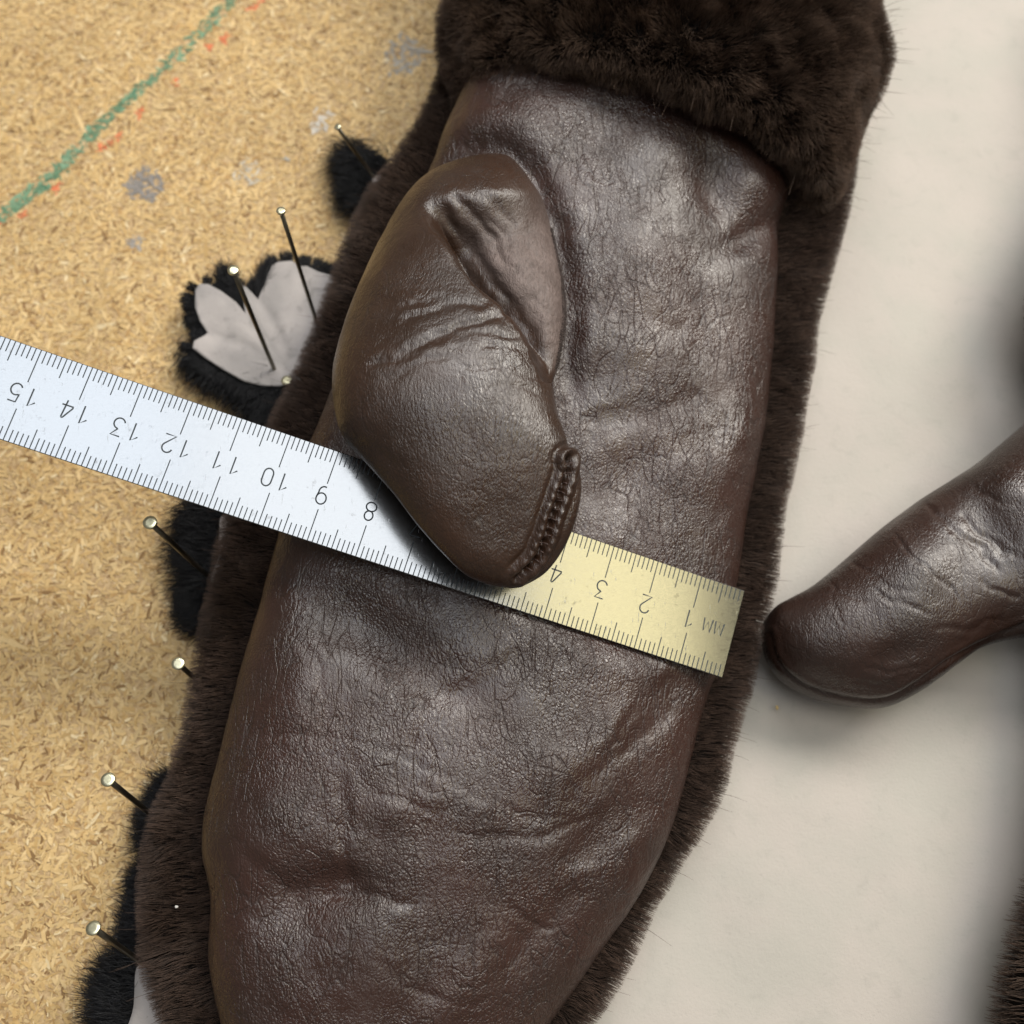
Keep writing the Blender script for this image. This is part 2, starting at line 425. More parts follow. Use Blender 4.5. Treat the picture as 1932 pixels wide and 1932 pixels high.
# ------------------------------------------------------------------ fur
def strands(name, roots, dirs, lens, rad, mat, parent, seg=4, bend=None, clump=None, jitter=0.12, kind='stuff'):
    """hair curves; bend = vector added progressively, clump = strength of a shared noise lean"""
    n = len(roots)
    d = dirs / (np.linalg.norm(dirs, axis=1, keepdims=True) + 1e-9)
    d = d + rng.normal(0, jitter, d.shape)
    if clump:
        for ax in range(3):
            d[:, ax] += clump[1] * vnoise(roots, clump[0], 20 + ax) + 0.6 * clump[1] * vnoise(roots, clump[0] * 0.4, 30 + ax)
    d /= np.linalg.norm(d, axis=1, keepdims=True)
    t = np.linspace(0, 1, seg)
    b = np.zeros((n, 3)) if bend is None else np.broadcast_to(np.asarray(bend, float), (n, 3))
    pos = roots[:, None, :] + lens[:, None, None] * (d[:, None, :] * t[None, :, None] + b[:, None, :] * (t ** 2)[None, :, None])
    pos += rng.normal(0, 0.018, pos.shape) * lens[:, None, None] * t[None, :, None]
    hc = bpy.data.hair_curves.new(name)
    hc.add_curves([seg] * n)
    hc.attributes['position'].data.foreach_set('vector', (pos * CM).astype(np.float32).ravel())
    r = (rad * CM) * np.repeat((1 - 0.75 * t)[None, :], n, 0)
    ra = hc.attributes.get('radius') or hc.attributes.new('radius', 'FLOAT', 'POINT')
    ra.data.foreach_set('value', r.astype(np.float32).ravel())
    hc.materials.append(mat)
    o = bpy.data.objects.new(name, hc)
    link(o, parent)
    if kind: o['kind'] = kind
    return o

def guard(ln):
    """a few longer guard hairs among a sheared pile"""
    return np.where(rng.random(len(ln)) < 0.005, ln * rng.uniform(1.3, 2.6, len(ln)), ln)
def scatter(X, n, keep):
    """random points with normals on a lofted grid; keep(q_view, p, nrm) -> probability"""
    nr, nc = X.shape[:2]; N = normals(X)
    F = grid_faces(nr, nc); V = X.reshape(-1, 3); NN = N.reshape(-1, 3)
    A, B, Cc, D = (V[F[:, k]] for k in range(4))
    ar = np.linalg.norm(np.cross(Cc - A, D - B), axis=1) / 2
    i = rng.choice(len(F), n, p=ar / ar.sum())
    u, v = rng.random((2, n, 1))
    mix = lambda T: (1 - u) * (1 - v) * T[F[i, 0]] + u * (1 - v) * T[F[i, 1]] + u * v * T[F[i, 2]] + (1 - u) * v * T[F[i, 3]]
    p, nn = mix(V), mix(NN)
    k = rng.random(n) < keep(proj(p), p, nn)
    return p[k], nn[k]

# ================================================================== THE SETTING: particle board
bx0, bx1, by0, by1 = -26.0, 30.0, -26.0, 30.0
V = np.array([(x, y, z) for z in (0, -1.8) for x, y in ((bx0, by0), (bx1, by0), (bx1, by1), (bx0, by1))])
board = mesh('work_board', V, [[0, 1, 2, 3], [7, 6, 5, 4], [0, 4, 5, 1], [1, 5, 6, 2], [2, 6, 7, 3], [3, 7, 4, 0]], M['board'], smooth=False)
board['kind'] = 'structure'; board['label'] = 'tan particle board work surface with coloured pencil marks'

def make_chips():
    n = 180000
    c = np.stack([rng.uniform(-22, 5, n), rng.uniform(-17, 23, n)], 1)
    L = rng.gamma(2.8, 0.045, n) + 0.045; wd = L * rng.uniform(0.12, 0.5, n); wd = np.clip(wd, 0.018, 0.095)
    big = rng.random(n) < 0.012
    L[big] *= 2.2; wd[big] *= 1.4
    ang = rng.uniform(0, math.pi, n)
    tilt = rng.normal(0, 0.10, (n, 2)); z = rng.uniform(0.004, 0.030, n)
    ca, sa = np.cos(ang), np.sin(ang)
    corners = np.array([(-0.5, -0.32), (0.1, -0.5), (0.5, -0.1), (0.42, 0.38), (-0.15, 0.5), (-0.5, 0.22)])
    k = len(corners)
    jit = corners[None] + rng.uniform(-0.12, 0.12, (n, k, 2))
    lx, ly = jit[..., 0] * L[:, None], jit[..., 1] * wd[:, None]
    X = c[:, :1] + lx * ca[:, None] - ly * sa[:, None]; Y = c[:, 1:] + lx * sa[:, None] + ly * ca[:, None]
    Z = z[:, None] + lx * tilt[:, :1] * 0.35 + ly * tilt[:, 1:]
    Vv = np.stack([X, Y, np.maximum(Z, 0.002)], -1).reshape(-1, 3)
    idx = np.arange(n)[:, None] * k
    F = np.concatenate([idx + np.array([[0, 1, 2, 3]]), idx + np.array([[0, 3, 4, 5]])])
    # colour of each chip: pale straw to brown; wax pencil and putty marks colour the chips they touch
    pal = np.array([(0.61, 0.425, 0.195), (0.67, 0.49, 0.25), (0.54, 0.355, 0.145), (0.42, 0.255, 0.10), (0.74, 0.60, 0.37), (0.22, 0.12, 0.045)])
    pr = np.array([0.40, 0.25, 0.17, 0.09, 0.035, 0.055])
    col = pal[rng.choice(6, n, p=pr)] * rng.uniform(0.88, 1.10, (n, 1))
    q = proj(np.concatenate([c, np.zeros((n, 1))], 1))
    col = 0.12 * np.array((0.60, 0.42, 0.20)) + 0.88 * col
    patch = vnoise(c, 1.6, 3)[:, None]; col *= 1 + 0.07 * patch
    green = catmull([(-30, 440), (0, 412), (60, 365), (120, 310), (180, 245), (240, 190), (300, 140), (350, 90), (400, 40), (450, -20), (500, -80)], 60)
    d, t = poly_dist(q, green)
    wv = 11 + 3 * vnoise(c, 0.5, 5)
    mk = (d < wv) & (rng.random(n) < 1.3 * np.clip(1.3 - 0.6 * t, 0.35, 1) * (0.80 + 0.4 * vnoise(c, 0.35, 6)))
    g = np.array([(0.065, 0.20, 0.125), (0.10, 0.27, 0.17), (0.16, 0.33, 0.22)])[rng.choice(3, n)]
    col[mk] = (0.88 * g + 0.12 * col)[mk]
    reds = [(-10, 425, 14), (45, 405, 12), (108, 355, 14), (190, 280, 10), (218, 262, 16), (262, 215, 14), (330, 155, 12), (395, 92, 9), (420, 75, 16), (476, 18, 14), (500, -5, 16)]
    for x, y, r in reds:
        u = q - np.array([x, y]); a = (u[:, 0] * 0.74 - u[:, 1] * 0.67); b = (u[:, 0] * 0.67 + u[:, 1] * 0.74)
        mk = ((a / r) ** 2 + (b / 7) ** 2 < 1) & (rng.random(n) < 0.8)
        col[mk] = np.array((0.72, 0.16, 0.07)) * rng.uniform(0.8, 1.15, (n, 1))[mk] * 0.8 + 0.2 * col[mk]
    for x, y, r, s, cc in [(272, 350, 32, 0.99, (0.26, 0.24, 0.225)), (256, 458, 15, 0.95, (0.33, 0.305, 0.28)), (765, 110, 36, 0.72, (0.37, 0.335, 0.285)),
                           (605, 228, 26, 0.6, (0.60, 0.56, 0.50)), (470, 325, 30, 0.5, (0.50, 0.45, 0.37)), (540, 300, 8, 0.6, (0.4, 0.38, 0.34))]:
        rr = np.linalg.norm(q - np.array([x, y]), axis=1)
        mk = (rr < r * (1 + 0.30 * vnoise(q, 16, 9))) & (rng.random(n) < s)
        col[mk] = np.array(cc) * rng.uniform(0.85, 1.12, (n, 1))[mk]
    o = mesh('wood_chips', Vv, F, M['chips'], board, smooth=False, kind='stuff')
    at = o.data.color_attributes.new('col', 'FLOAT_COLOR', 'POINT')
    rgba = np.ones((n * k, 4), np.float32); rgba[:, :3] = np.repeat(np.clip(col, 0, 1), k, 0)
    at.data.foreach_set('color', rgba.ravel())
make_chips()

# ================================================================== THE PELT (skin side up, black fur below)
pelt = thing('pelt', 'pale tanned animal pelt pinned skin side up beneath the mittens', 'pelt', (6, 0, 0))
def sheet(name, outline3, mat, parent, step, thick=0.09, amp=0.0, seed=1, folds=()):
    pts = np.asarray(outline3, float); b2 = pts[:, :2]
    x0, y0 = b2.min(0); x1, y1 = b2.max(0)
    gx, gy = np.meshgrid(np.arange(x0, x1, step), np.arange(y0, y1, step))
    g = np.stack([gx.ravel(), gy.ravel()], 1) + rng.uniform(-0.2, 0.2, (gx.size, 2)) * step
    inside = np.zeros(len(g), bool); n = len(b2)
    for i in range(n):
        a, c = b2[i], b2[(i + 1) % n]
        cr = ((a[1] > g[:, 1]) != (c[1] > g[:, 1])) & (g[:, 0] < (c[0] - a[0]) * (g[:, 1] - a[1]) / (c[1] - a[1] + 1e-12) + a[0])
        inside ^= cr
    dd, _ = poly_dist(g, np.vstack([b2, b2[:1]]))
    g = g[inside & (dd > step * 0.55)]
    allp = np.vstack([b2, g])
    vs2, es, fs, *_ = delaunay_2d_cdt([Vector(p) for p in allp], [(i, (i + 1) % n) for i in range(n)], [], 1, 1e-5)
    vv = np.array([(v.x, v.y) for v in vs2])
    d2 = ((vv[:, None, :] - b2[None, :, :]) ** 2).sum(2) if len(vv) * n < 4e7 else None
    w = 1 / (d2 + 0.02) ** 1.5; z = (w * pts[:, 2]).sum(1) / w.sum(1)
    z = z + amp * vnoise(vv, 3.1, seed) + amp * 0.35 * vnoise(vv, 1.1, seed + 1)
    qv = proj(np.column_stack([vv, z]))
    for pa, dp, w in folds:
        d_, t_ = poly_dist(qv + 2 * np.stack([vnoise(qv, 12, 5), vnoise(qv, 12, 6)], 1), np.array(pa)); z = z + dp * np.exp(-(d_ / w) ** 2) * np.clip(t_ * 4 + 0.2, 0, 1)
    o = mesh(name, np.column_stack([vv, z]), [list(f) for f in fs], mat, parent)
    md = o.modifiers.new('thickness', 'SOLIDIFY'); md.thickness = thick * CM; md.offset = -1
    bm = bmesh.new(); bm.from_mesh(o.data); bmesh.ops.recalc_face_normals(bm, faces=bm.faces)
    if sum(f.normal.z for f in bm.faces) < 0: bmesh.ops.reverse_faces(bm, faces=bm.faces)
    bm.to_mesh(o.data); bm.free()
    return o
main_outline = P(*np.array([(1020, -320), (2500, -330), (2600, 600), (2560, 1500), (2450, 2350), (900, 2330), (640, 2150), (560, 1900), (640, 1500), (760, 1000), (900, 500), (980, 100)], float).T, 0.55)
mo = smooth_closed(main_outline, 140)
sheet('skin', mo, M['skin'], pelt, 0.42, 0.12, 0.10, 4)

def fringe(outline, n, length, z, inset=0.12, out=1.0, up=0.0, rad=0.0075, name='fur_fringe', rows=0.35, mask=None, bend=(0, 0, -0.25)):
    """strands leaving a closed outline outwards"""
    b2 = np.asarray(outline)[:, :2]; m = len(b2)
    if ((b2[:, 0] * np.roll(b2[:, 1], -1) - np.roll(b2[:, 0], -1) * b2[:, 1]).sum()) < 0: b2 = b2[::-1]
    seg = np.roll(b2, -1, 0) - b2; sl = np.linalg.norm(seg, axis=1)
    i = rng.choice(m, n, p=sl / sl.sum()); u = rng.random((n, 1))
    p = b2[i] + seg[i] * u
    t = seg[i] / (sl[i][:, None] + 1e-9); nrm = np.stack([t[:, 1], -t[:, 0]], 1)
    if mask is not None:
        k = mask(proj(np.column_stack([p, np.full(len(p), z)]))); p, nrm, t = p[k], nrm[k], t[k]; n = len(p)
    p = p - nrm * rng.uniform(inset - rows, inset, (n, 1))
    d = np.column_stack([nrm * out + t * rng.normal(0, 0.25, (n, 1)), np.full(n, up) + rng.normal(0, 0.22, n)])
    roots = np.column_stack([p, np.full(n, z) + rng.uniform(-0.15, 0.0, n)])
    ln = length * rng.uniform(0.55, 1.15, n) * (1 + 0.3 * vnoise(p, 0.4, 8))
    return strands(name, roots, d, ln, rad, M['black_fur'], pelt, 4, bend=bend, clump=(0.35, 0.30), jitter=0.10)

def bank(path3, n, length, dirv, z0=0.55, rad=0.008, name='fur_bank', spread=0.25, up=0.15, bend=(0, 0, -0.3)):
    path3 = catmull(path3, 60); i = rng.integers(0, 59, n); u = rng.random((n, 1))
    p = path3[i] * (1 - u) + path3[i + 1] * u
    p = p + np.column_stack([rng.normal(0, spread, (n, 2)), np.zeros(n)]); p[:, 2] = z0 * rng.uniform(0.3, 1.05, n)
    d = np.broadcast_to(np.array([dirv[0], dirv[1], up], float), (n, 3)) + rng.normal(0, 0.28, (n, 3))
    return strands(name, p, d, length * rng.uniform(0.5, 1.2, n), rad, M['black_fur'], pelt, 4, bend=bend, clump=(0.4, 0.35))
# leg flap with cut, petal-like lobes (left of the mitten, above the ruler)
F1 = (500, 700, 0.2588)
flap1 = K([(1500, 1640), (1250, 1700), (1050, 1690), (850, 1640), (600, 1500), (400, 1370), (265, 1265), (285, 1185), (400, 1115), (432, 1080), (350, 960),
           (295, 800), (300, 610), (350, 540), (450, 545), (600, 625), (760, 745), (868, 868), (850, 740), (822, 610), (845, 560), (880, 575), (950, 645), (1010, 705),
           (1090, 540), (1170, 330), (1250, 290), (1400, 275), (1480, 330), (1570, 335), (1700, 400), (1900, 455), (2300, 700), (2300, 1300), (1900, 1700)], *F1)
fa = np.array(flap1)
f1 = P(fa[:, 0], fa[:, 1], 0.95)
f1s = np.concatenate([f1])
FO = [(K([(1400, 1600), (900, 1250), (450, 1090)], *F1), -.14, 9), (K([(1400, 1600), (1100, 1200), (880, 880)], *F1), -.16, 9), (K([(1400, 1500), (1200, 1000), (1010, 710)], *F1), -.15, 10),
      (K([(1500, 1500), (1600, 900), (1480, 340)], *F1), -.12, 9), (K([(1300, 1550), (800, 1350), (300, 1240)], *F1), .06, 14), (K([(1300, 1450), (700, 950), (380, 600)], *F1), .07, 14), (K([(1400, 1400), (1300, 900), (1250, 400)], *F1), .07, 16)]
sheet('leg_flap', f1s, M['flap'], pelt, 0.06, 0.07, 0.04, 11, [(a, b * 0.34, c * 1.2) for a, b, c in FO])
notfur = lambda q: q[:, 0] < 640
fringe(f1s, 22000, 0.21, 0.86, 0.06, mask=notfur)
bank(P(*np.array(K([(1040, 640), (1075, 520), (1110, 380)], *F1)).T, 0.9), 3500, 0.55, (0.12, 1.0), 0.9, spread=0.07)
bank(P(*np.array(K([(620, 430), (720, 560), (820, 740)], *F1)).T, 0.8), 5000, 0.40, (-0.35, 0.6), 0.85, spread=0.10)
# deeper fur along the lower side of that flap
low = P(*np.array(K([(1500, 1660), (1250, 1720), (1050, 1700), (850, 1650), (600, 1510), (400, 1380), (300, 1290)], *F1)).T, 0.7)
bank(low, 9000, 0.36, (-0.55, -0.85), 0.75)
def path(pts, z): return P(*np.array(pts, float).T, z)
bank(path([(520, 740), (545, 770), (560, 800)], 0.6), 4500, 0.75, (-0.8, -0.5), 0.8, spread=0.35)
# tufts of black fur showing past the brown side of the mitten
bank(path([(668, 300), (690, 330), (690, 375), (712, 318)], 0.5), 9000, 0.55, (-0.75, 0.1), 0.8, spread=0.26)
bank(path([(400, 975), (396, 1040), (402, 1085)], 0.5), 12000, 0.62, (-0.95, 0.05), 0.85, spread=0.26)
bank(path([(392, 1110), (390, 1140), (388, 1160)], 0.5), 8000, 0.58, (-0.95, -0.2), 0.7, spread=0.18)
bank(path([(335, 1480), (312, 1540), (300, 1590)], 0.5), 5000, 0.58, (-1.0, 0.15), 0.6, spread=0.16)
bank(path([(292, 1645), (285, 1665)], 0.5), 2000, 0.62, (-1.0, -0.15), 0.5, spread=0.12)
bank(path([(288, 1705), (280, 1750), (275, 1790)], 0.5), 6000, 0.58, (-1.0, 0.3), 0.6, spread=0.16)
bank(path([(256, 1835), (246, 1885), (250, 1950), (256, 2040)], 0.5), 15000, 0.58, (-1.0, 0.1), 0.85, spread=0.26)
# grey skin slivers of two more legs
def sliver(pts, z): 
    a = np.array(pts, float); return smooth_closed(P(a[:, 0], a[:, 1], z), 40)
sheet('leg_flap', sliver([(258, 1825), (285, 1838), (300, 1880), (330, 1960), (380, 2060), (250, 2060), (238, 1960), (252, 1900)], 1.0), M['flap'], pelt, 0.15, 0.07, 0.03, 21)
sheet('leg_flap', sliver([(418, 975), (445, 985), (440, 1040), (425, 1075), (402, 1098), (398, 1088), (412, 1050), (414, 1010)], 1.25), M['flap'], pelt, 0.12, 0.07, 0.03, 23)
sheet('leg_flap', sliver([(703, 338), (720, 332), (745, 345), (740, 370), (712, 366)], 1.0), M['flap'], pelt, 0.1, 0.07, 0.02, 25)

# pose of the steel ruler, measured from its graduations (needed here: it presses into the leather)
RR = np.array([[-0.9381103, 0.29206281, -0.18614077], [-0.32168906, -0.9339269, 0.15587399], [-0.12831687, 0.20610645, 0.97007985]])
RT = np.array([4.95229035, 1.67792756, 21.80836723])
C2W = np.stack([AX, -AU, AL], 1)
def ruler_pt(x, y, z):
    """x cm from the zero end, y 0 at the far edge to -1.91, z height above the face"""
    v = np.stack([np.asarray(x, float), np.asarray(y, float), -np.asarray(z, float)], -1)
    return (v @ RR.T + RT) @ C2W.T + CAM
RW, RLEN, RTH = 1.91, 20.0, 0.075
R_N = np.cross(ruler_pt(1, 0, 0) - ruler_pt(0, 0, 0), ruler_pt(0, 1, 0) - ruler_pt(0, 0, 0)); R_N = R_N * np.sign(R_N[2]); R_O = ruler_pt(0, 0, 0)
def ruler_local(p):
    v = (p - CAM) @ C2W - RT
    return v @ RR
def ruler_gap(p):
    """height of the ruler's face above p's place, and distance outside the ruler's footprint"""
    z = R_O[2] - ((p[:, 0] - R_O[0]) * R_N[0] + (p[:, 1] - R_O[1]) * R_N[1]) / R_N[2]
    q = p.copy(); q[:, 2] = z; u = ruler_local(q)
    dx = np.maximum(-u[:, 0], 0); dy = np.maximum(np.maximum(u[:, 1], -RW - u[:, 1]), 0)
    return z, np.hypot(dx, dy)

# ================================================================== THE MAIN MITTEN
mit = thing('mitten', 'dark brown leather mitten palm up with fur cuff, steel ruler under its thumb', 'mitten', (2, 0, 0))

# --- fur back (the sheared fur showing on both sides of the leather)
back_st = [  # Lx Ly Rx Ry zl zr zt zb
    (865, 60, 1600, 250, 1.6, 1.4, 3.2, 0.5), (830, 190, 1580, 400, 1.6, 1.4, 3.2, 0.5), (775, 290, 1545, 520, 1.6, 1.3, 3.0, 0.5), (705, 385, 1520, 610, 1.6, 1.3, 2.9, 0.5),
    (655, 500, 1512, 700, 1.6, 1.3, 2.8, 0.5), (615, 610, 1497, 780, 1.6, 1.2, 2.7, 0.5), (565, 730, 1480, 870, 1.6, 1.2, 2.6, 0.5), (520, 820, 1458, 960, 1.6, 1.2, 2.6, 0.5),
    (455, 930, 1448, 1040, 1.5, 1.2, 2.5, 0.5), (430, 1040, 1438, 1120, 1.5, 1.2, 2.4, 0.5), (406, 1150, 1415, 1210, 1.5, 1.2, 2.4, 0.5), (386, 1260, 1398, 1290, 1.5, 1.2, 2.4, 0.5),
    (360, 1390, 1362, 1395, 1.5, 1.2, 2.4, 0.5), (335, 1475, 1348, 1470, 1.4, 1.2, 2.3, 0.5), (298, 1555, 1318, 1535, 1.4, 1.2, 2.3, 0.5), (282, 1680, 1255, 1640, 1.4, 1.2, 2.2, 0.5),
    (288, 1800, 1200, 1730, 1.4, 1.2, 2.2, 0.5), (315, 1900, 1160, 1820, 1.4, 1.2, 2.2, 0.5), (345, 1980, 1110, 1900, 1.4, 1.2, 2.2, 0.5), (430, 2120, 980, 2060, 1.3, 1.2, 2.0, 0.5), (560, 2210, 850, 2190, 1.2, 1.1, 1.6, 0.6)]
XB = loft(back_st, 120, 80, 2.6)
fb = loft_mesh('fur_back', XB, M['fur_base'], mit)

# --- leather palm
palm_st = [
    (915, 60, 1420, 140, 3.0, 2.6, 4.9, 1.6), (900, 130, 1440, 215, 3.0, 2.6, 4.9, 1.6), (872, 195, 1464, 300, 3.0, 2.5, 4.8, 1.6), (842, 262, 1476, 385, 2.9, 2.4, 4.7, 1.6),
    (812, 335, 1464, 470, 2.8, 2.3, 4.6, 1.6), (765, 425, 1460, 560, 2.8, 2.2, 4.5, 1.5), (712, 540, 1454, 660, 2.8, 2.1, 4.35, 1.5), (660, 660, 1446, 745, 2.8, 2.0, 4.2, 1.5),
    (618, 770, 1432, 835, 2.8, 2.0, 4.05, 1.4), (575, 870, 1413, 940, 2.8, 1.95, 3.92, 1.4), (540, 970, 1398, 1040, 2.8, 1.9, 3.85, 1.4), (508, 1085, 1380, 1140, 2.8, 1.9, 3.80, 1.4),
    (482, 1180, 1358, 1220, 2.8, 1.9, 3.8, 1.4), (456, 1275, 1338, 1300, 2.7, 1.9, 3.8, 1.4), (432, 1370, 1312, 1390, 2.7, 1.9, 3.8, 1.4), (408, 1470, 1290, 1480, 2.6, 1.9, 3.8, 1.4),
    (391, 1545, 1265, 1565, 2.5, 1.9, 3.75, 1.4), (389, 1610, 1232, 1640, 2.5, 1.9, 3.7, 1.4), (402, 1690, 1190, 1712, 2.4, 1.9, 3.6, 1.4), (400, 1800, 1140, 1785, 2.3, 1.9, 3.5, 1.4),
    (415, 1890, 1085, 1862, 2.2, 1.9, 3.4, 1.4), (450, 1985, 1000, 1975, 2.1, 1.9, 3.2, 1.4), (530, 2090, 890, 2070, 2.0, 1.9, 2.8, 1.4), (660, 2160, 780, 2140, 1.9, 1.8, 2.2, 1.5)]
XP = loft(palm_st, 420, 360, 2.5, skew=0.45)
GA = [  # dents and swellings: x y rx ry rot amount
    (1180, 560, 120, 170, 0, .16), (985, 225, 90, 50, 0, .18), (1240, 300, 60, 90, 0, .12), (1425, 345, 60, 50, 0, .18), (1352, 345, 40, 75, -0.3, -.30), (1420, 440, 70, 28, -0.5, -.16),
    (1330, 560, 60, 140, 0, -.12), (1390, 830, 40, 70, 0.2, .16), (1310, 900, 70, 50, 0, .10), (1180, 900, 80, 60, 0, -.10), (690, 1180, 110, 60, 0.5, -.28), (850, 1300, 120, 60, 0.5, -.12),
    (560, 1300, 60, 120, 0, .14), (520, 1560, 90, 110, 0, .14), (560, 1700, 70, 60, -0.6, -.24), (655, 1675, 60, 40, 0, -.22), (700, 1800, 90, 90, 0, .08), (900, 1530, 60, 40, 0, .07),
    (1010, 1450, 60, 60, 0, .06), (820, 1480, 45, 40, 0, .06), (740, 1530, 35, 30, 0, .07), (1160, 1380, 110, 40, -0.7, .07), (1250, 1320, 90, 40, -0.8, -.12), (1130, 1570, 130, 35, -0.75, -.12), (1010, 1760, 140, 35, -0.8, -.10),
    (880, 1870, 160, 40, -0.8, .08), (1120, 720, 60, 40, 0, -.10), (1350, 1250, 50, 40, 0, .10)]
CR = [  # creases: path, depth, half width in view px
    ([(815, 345), (850, 305), (905, 280), (970, 290), (1020, 370), (1055, 460), (1070, 580), (1068, 690), (1080, 800)], .20, 24),
    ([(1090, 800), (1160, 790), (1260, 770), (1330, 735)], .085, 26), ([(1110, 560), (1190, 600), (1300, 640)], .05, 30),
    ([(640, 1450), (652, 1530), (650, 1600), (655, 1680)], .07, 10), ([(590, 1700), (650, 1692), (740, 1700), (790, 1712)], .07, 9), ([(560, 1200), (600, 1260), (618, 1330), (615, 1400)], .035, 7),
    ([(470, 1380), (560, 1390), (640, 1390), (740, 1420), (830, 1470)], .03, 7), ([(770, 1380), (790, 1420), (785, 1470), (830, 1500)], .045, 7), ([(800, 1440), (850, 1470), (905, 1510)], .045, 7),
    ([(660, 1420), (690, 1480), (760, 1510), (850, 1540)], .035, 7), ([(840, 1290), (760, 1350), (700, 1390)], .035, 8), ([(1010, 1220), (900, 1290), (820, 1330)], .06, 14),
    ([(880, 1570), (960, 1580), (1060, 1570), (1140, 1530)], .04, 9), ([(700, 1790), (760, 1850), (860, 1890), (940, 1880)], .035, 8), ([(720, 1600), (730, 1750), (720, 1880)], .03, 8),
    ([(1200, 1330), (1150, 1420), (1180, 1500)], .03, 8), ([(1280, 1330), (1200, 1400), (1110, 1470)], .05, 16), ([(1060, 1640), (1160, 1590), (1240, 1500)], .05, 18), ([(900, 1500), (1000, 1540), (1090, 1545)], .025, 7),
    ([(450, 1600), (520, 1660), (560, 1700)], .05, 18), ([(950, 1700), (1010, 1750), (1050, 1760)], .04, 8)]
def relief(GA, CR, seed, amp=0.03):
    def fn(q, p):
        h = np.zeros(len(q))
        for x, y, rx, ry, ro, a in GA:
            u = q - np.array([x, y]); c, s = math.cos(ro), math.sin(ro)
            h += a * np.exp(-((u[:, 0] * c + u[:, 1] * s) / rx) ** 2 - ((-u[:, 0] * s + u[:, 1] * c) / ry) ** 2)
        qq = q + 6 * np.stack([vnoise(q, 30, seed + 3), vnoise(q, 30, seed + 4)], 1) + 2.5 * np.stack([vnoise(q, 9, seed + 5), vnoise(q, 9, seed + 6)], 1)
        for pa, dp, w in CR:
            pa = catmull(pa, 8 * len(pa)); d, t = poly_dist(qq, pa)
            taper = np.clip(np.minimum(t, 1 - t) * 6, 0, 1) if w < 25 else np.clip(np.minimum(t, 1 - t) * 8, 0.15, 1)
            h += taper * dp * (-np.exp(-(d / w) ** 2) + 0.14 * np.exp(-((d - 2.0 * w) / w) ** 2))
        h += amp * vnoise(p, 0.9, seed) + amp * 0.5 * vnoise(p, 0.42, seed + 1) + amp * 0.25 * vnoise(p, 0.2, seed + 2)
        return h
    return fn
XP = displace(XP, relief([(a, b, c, d, e, f * 1.05) for a, b, c, d, e, f in GA], [(a, b * (0.55 if c < 20 else 1), c) for a, b, c in CR], 40, 0.026))
def press(X):
    f = X.reshape(-1, 3).copy(); z, d = ruler_gap(f)
    lim = z - RTH - 0.05 + 0.55 * d + 0.25 * np.maximum(d - 0.6, 0)
    over = f[:, 2] - lim; k = 0.12
    f[:, 2] -= np.where(over > k, over, np.where(over < -k, 0, (over + k) ** 2 / (4 * k)))
    return f.reshape(X.shape)
XP = press(XP)
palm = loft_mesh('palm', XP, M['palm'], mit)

# --- thumb
thumb_st = [
    (803, 350, 948, 299, 4.5, 4.5, 4.7, 3.9), (790, 362, 972, 318, 4.5, 4.5, 5.3, 3.8), (768, 394, 1000, 360, 4.5, 4.5, 5.75, 3.8), (744, 434, 1030, 408, 4.5, 4.5, 6.05, 3.8),
    (722, 478, 1046, 465, 4.5, 4.5, 6.25, 3.8), (694, 537, 1060, 535, 4.5, 4.5, 6.45, 3.9), (662, 610, 1066, 602, 4.6, 4.6, 6.6, 4.0), (636, 690, 1055, 668, 4.8, 4.9, 6.7, 4.2), (631, 755, 1043, 715, 5.05, 5.3, 6.7, 4.5),
    (645, 820, 1051, 775, 5.3, 5.5, 6.55, 4.75), (688, 870, 1070, 835, 5.45, 5.5, 6.38, 4.9), (742, 930, 1091, 880, 5.45, 5.5, 6.18, 4.95), (788, 990, 1098, 918, 5.4, 5.4, 5.98, 4.95),
    (832, 1040, 1088, 975, 5.3, 5.3, 5.78, 4.9), (876, 1081, 1066, 1030, 5.2, 5.2, 5.60, 4.8), (918, 1099, 1032, 1076, 5.1, 5.1, 5.40, 4.75), (955, 1105, 990, 1102, 5.05, 5.05, 5.2, 4.85)]
thumb_st = [r[:4] + tuple(z + l for z in r[4:7]) + (r[7] + l * 0.9,) for r, l in zip(thumb_st, [0, 0, 0, 0, 0, .05, .15, .3, .45, .55, .6, .6, .6, .6, .55, .5, .5])]
XT = loft(thumb_st, 340, 340, 2.5)
VALLEY = catmull([(790, 384), (806, 398), (828, 425), (862, 470), (905, 522), (958, 572), (1006, 640), (1036, 712)], 60)
def side_of(q, pa):
    """signed distance to the right of a path, and parameter"""
    d, t = poly_dist(q, pa)
    i = np.clip((t * (len(pa) - 1)).astype(int), 0, len(pa) - 2); a_, b_ = pa[i], pa[i + 1]
    cr = (b_ - a_)[:, 0] * (q - a_)[:, 1] - (b_ - a_)[:, 1] * (q - a_)[:, 0]
    return np.where(cr < 0, d, -d), t
def smst(x, a_, b_):
    u = np.clip((x - a_) / (b_ - a_), 0, 1); return u * u * (3 - 2 * u)
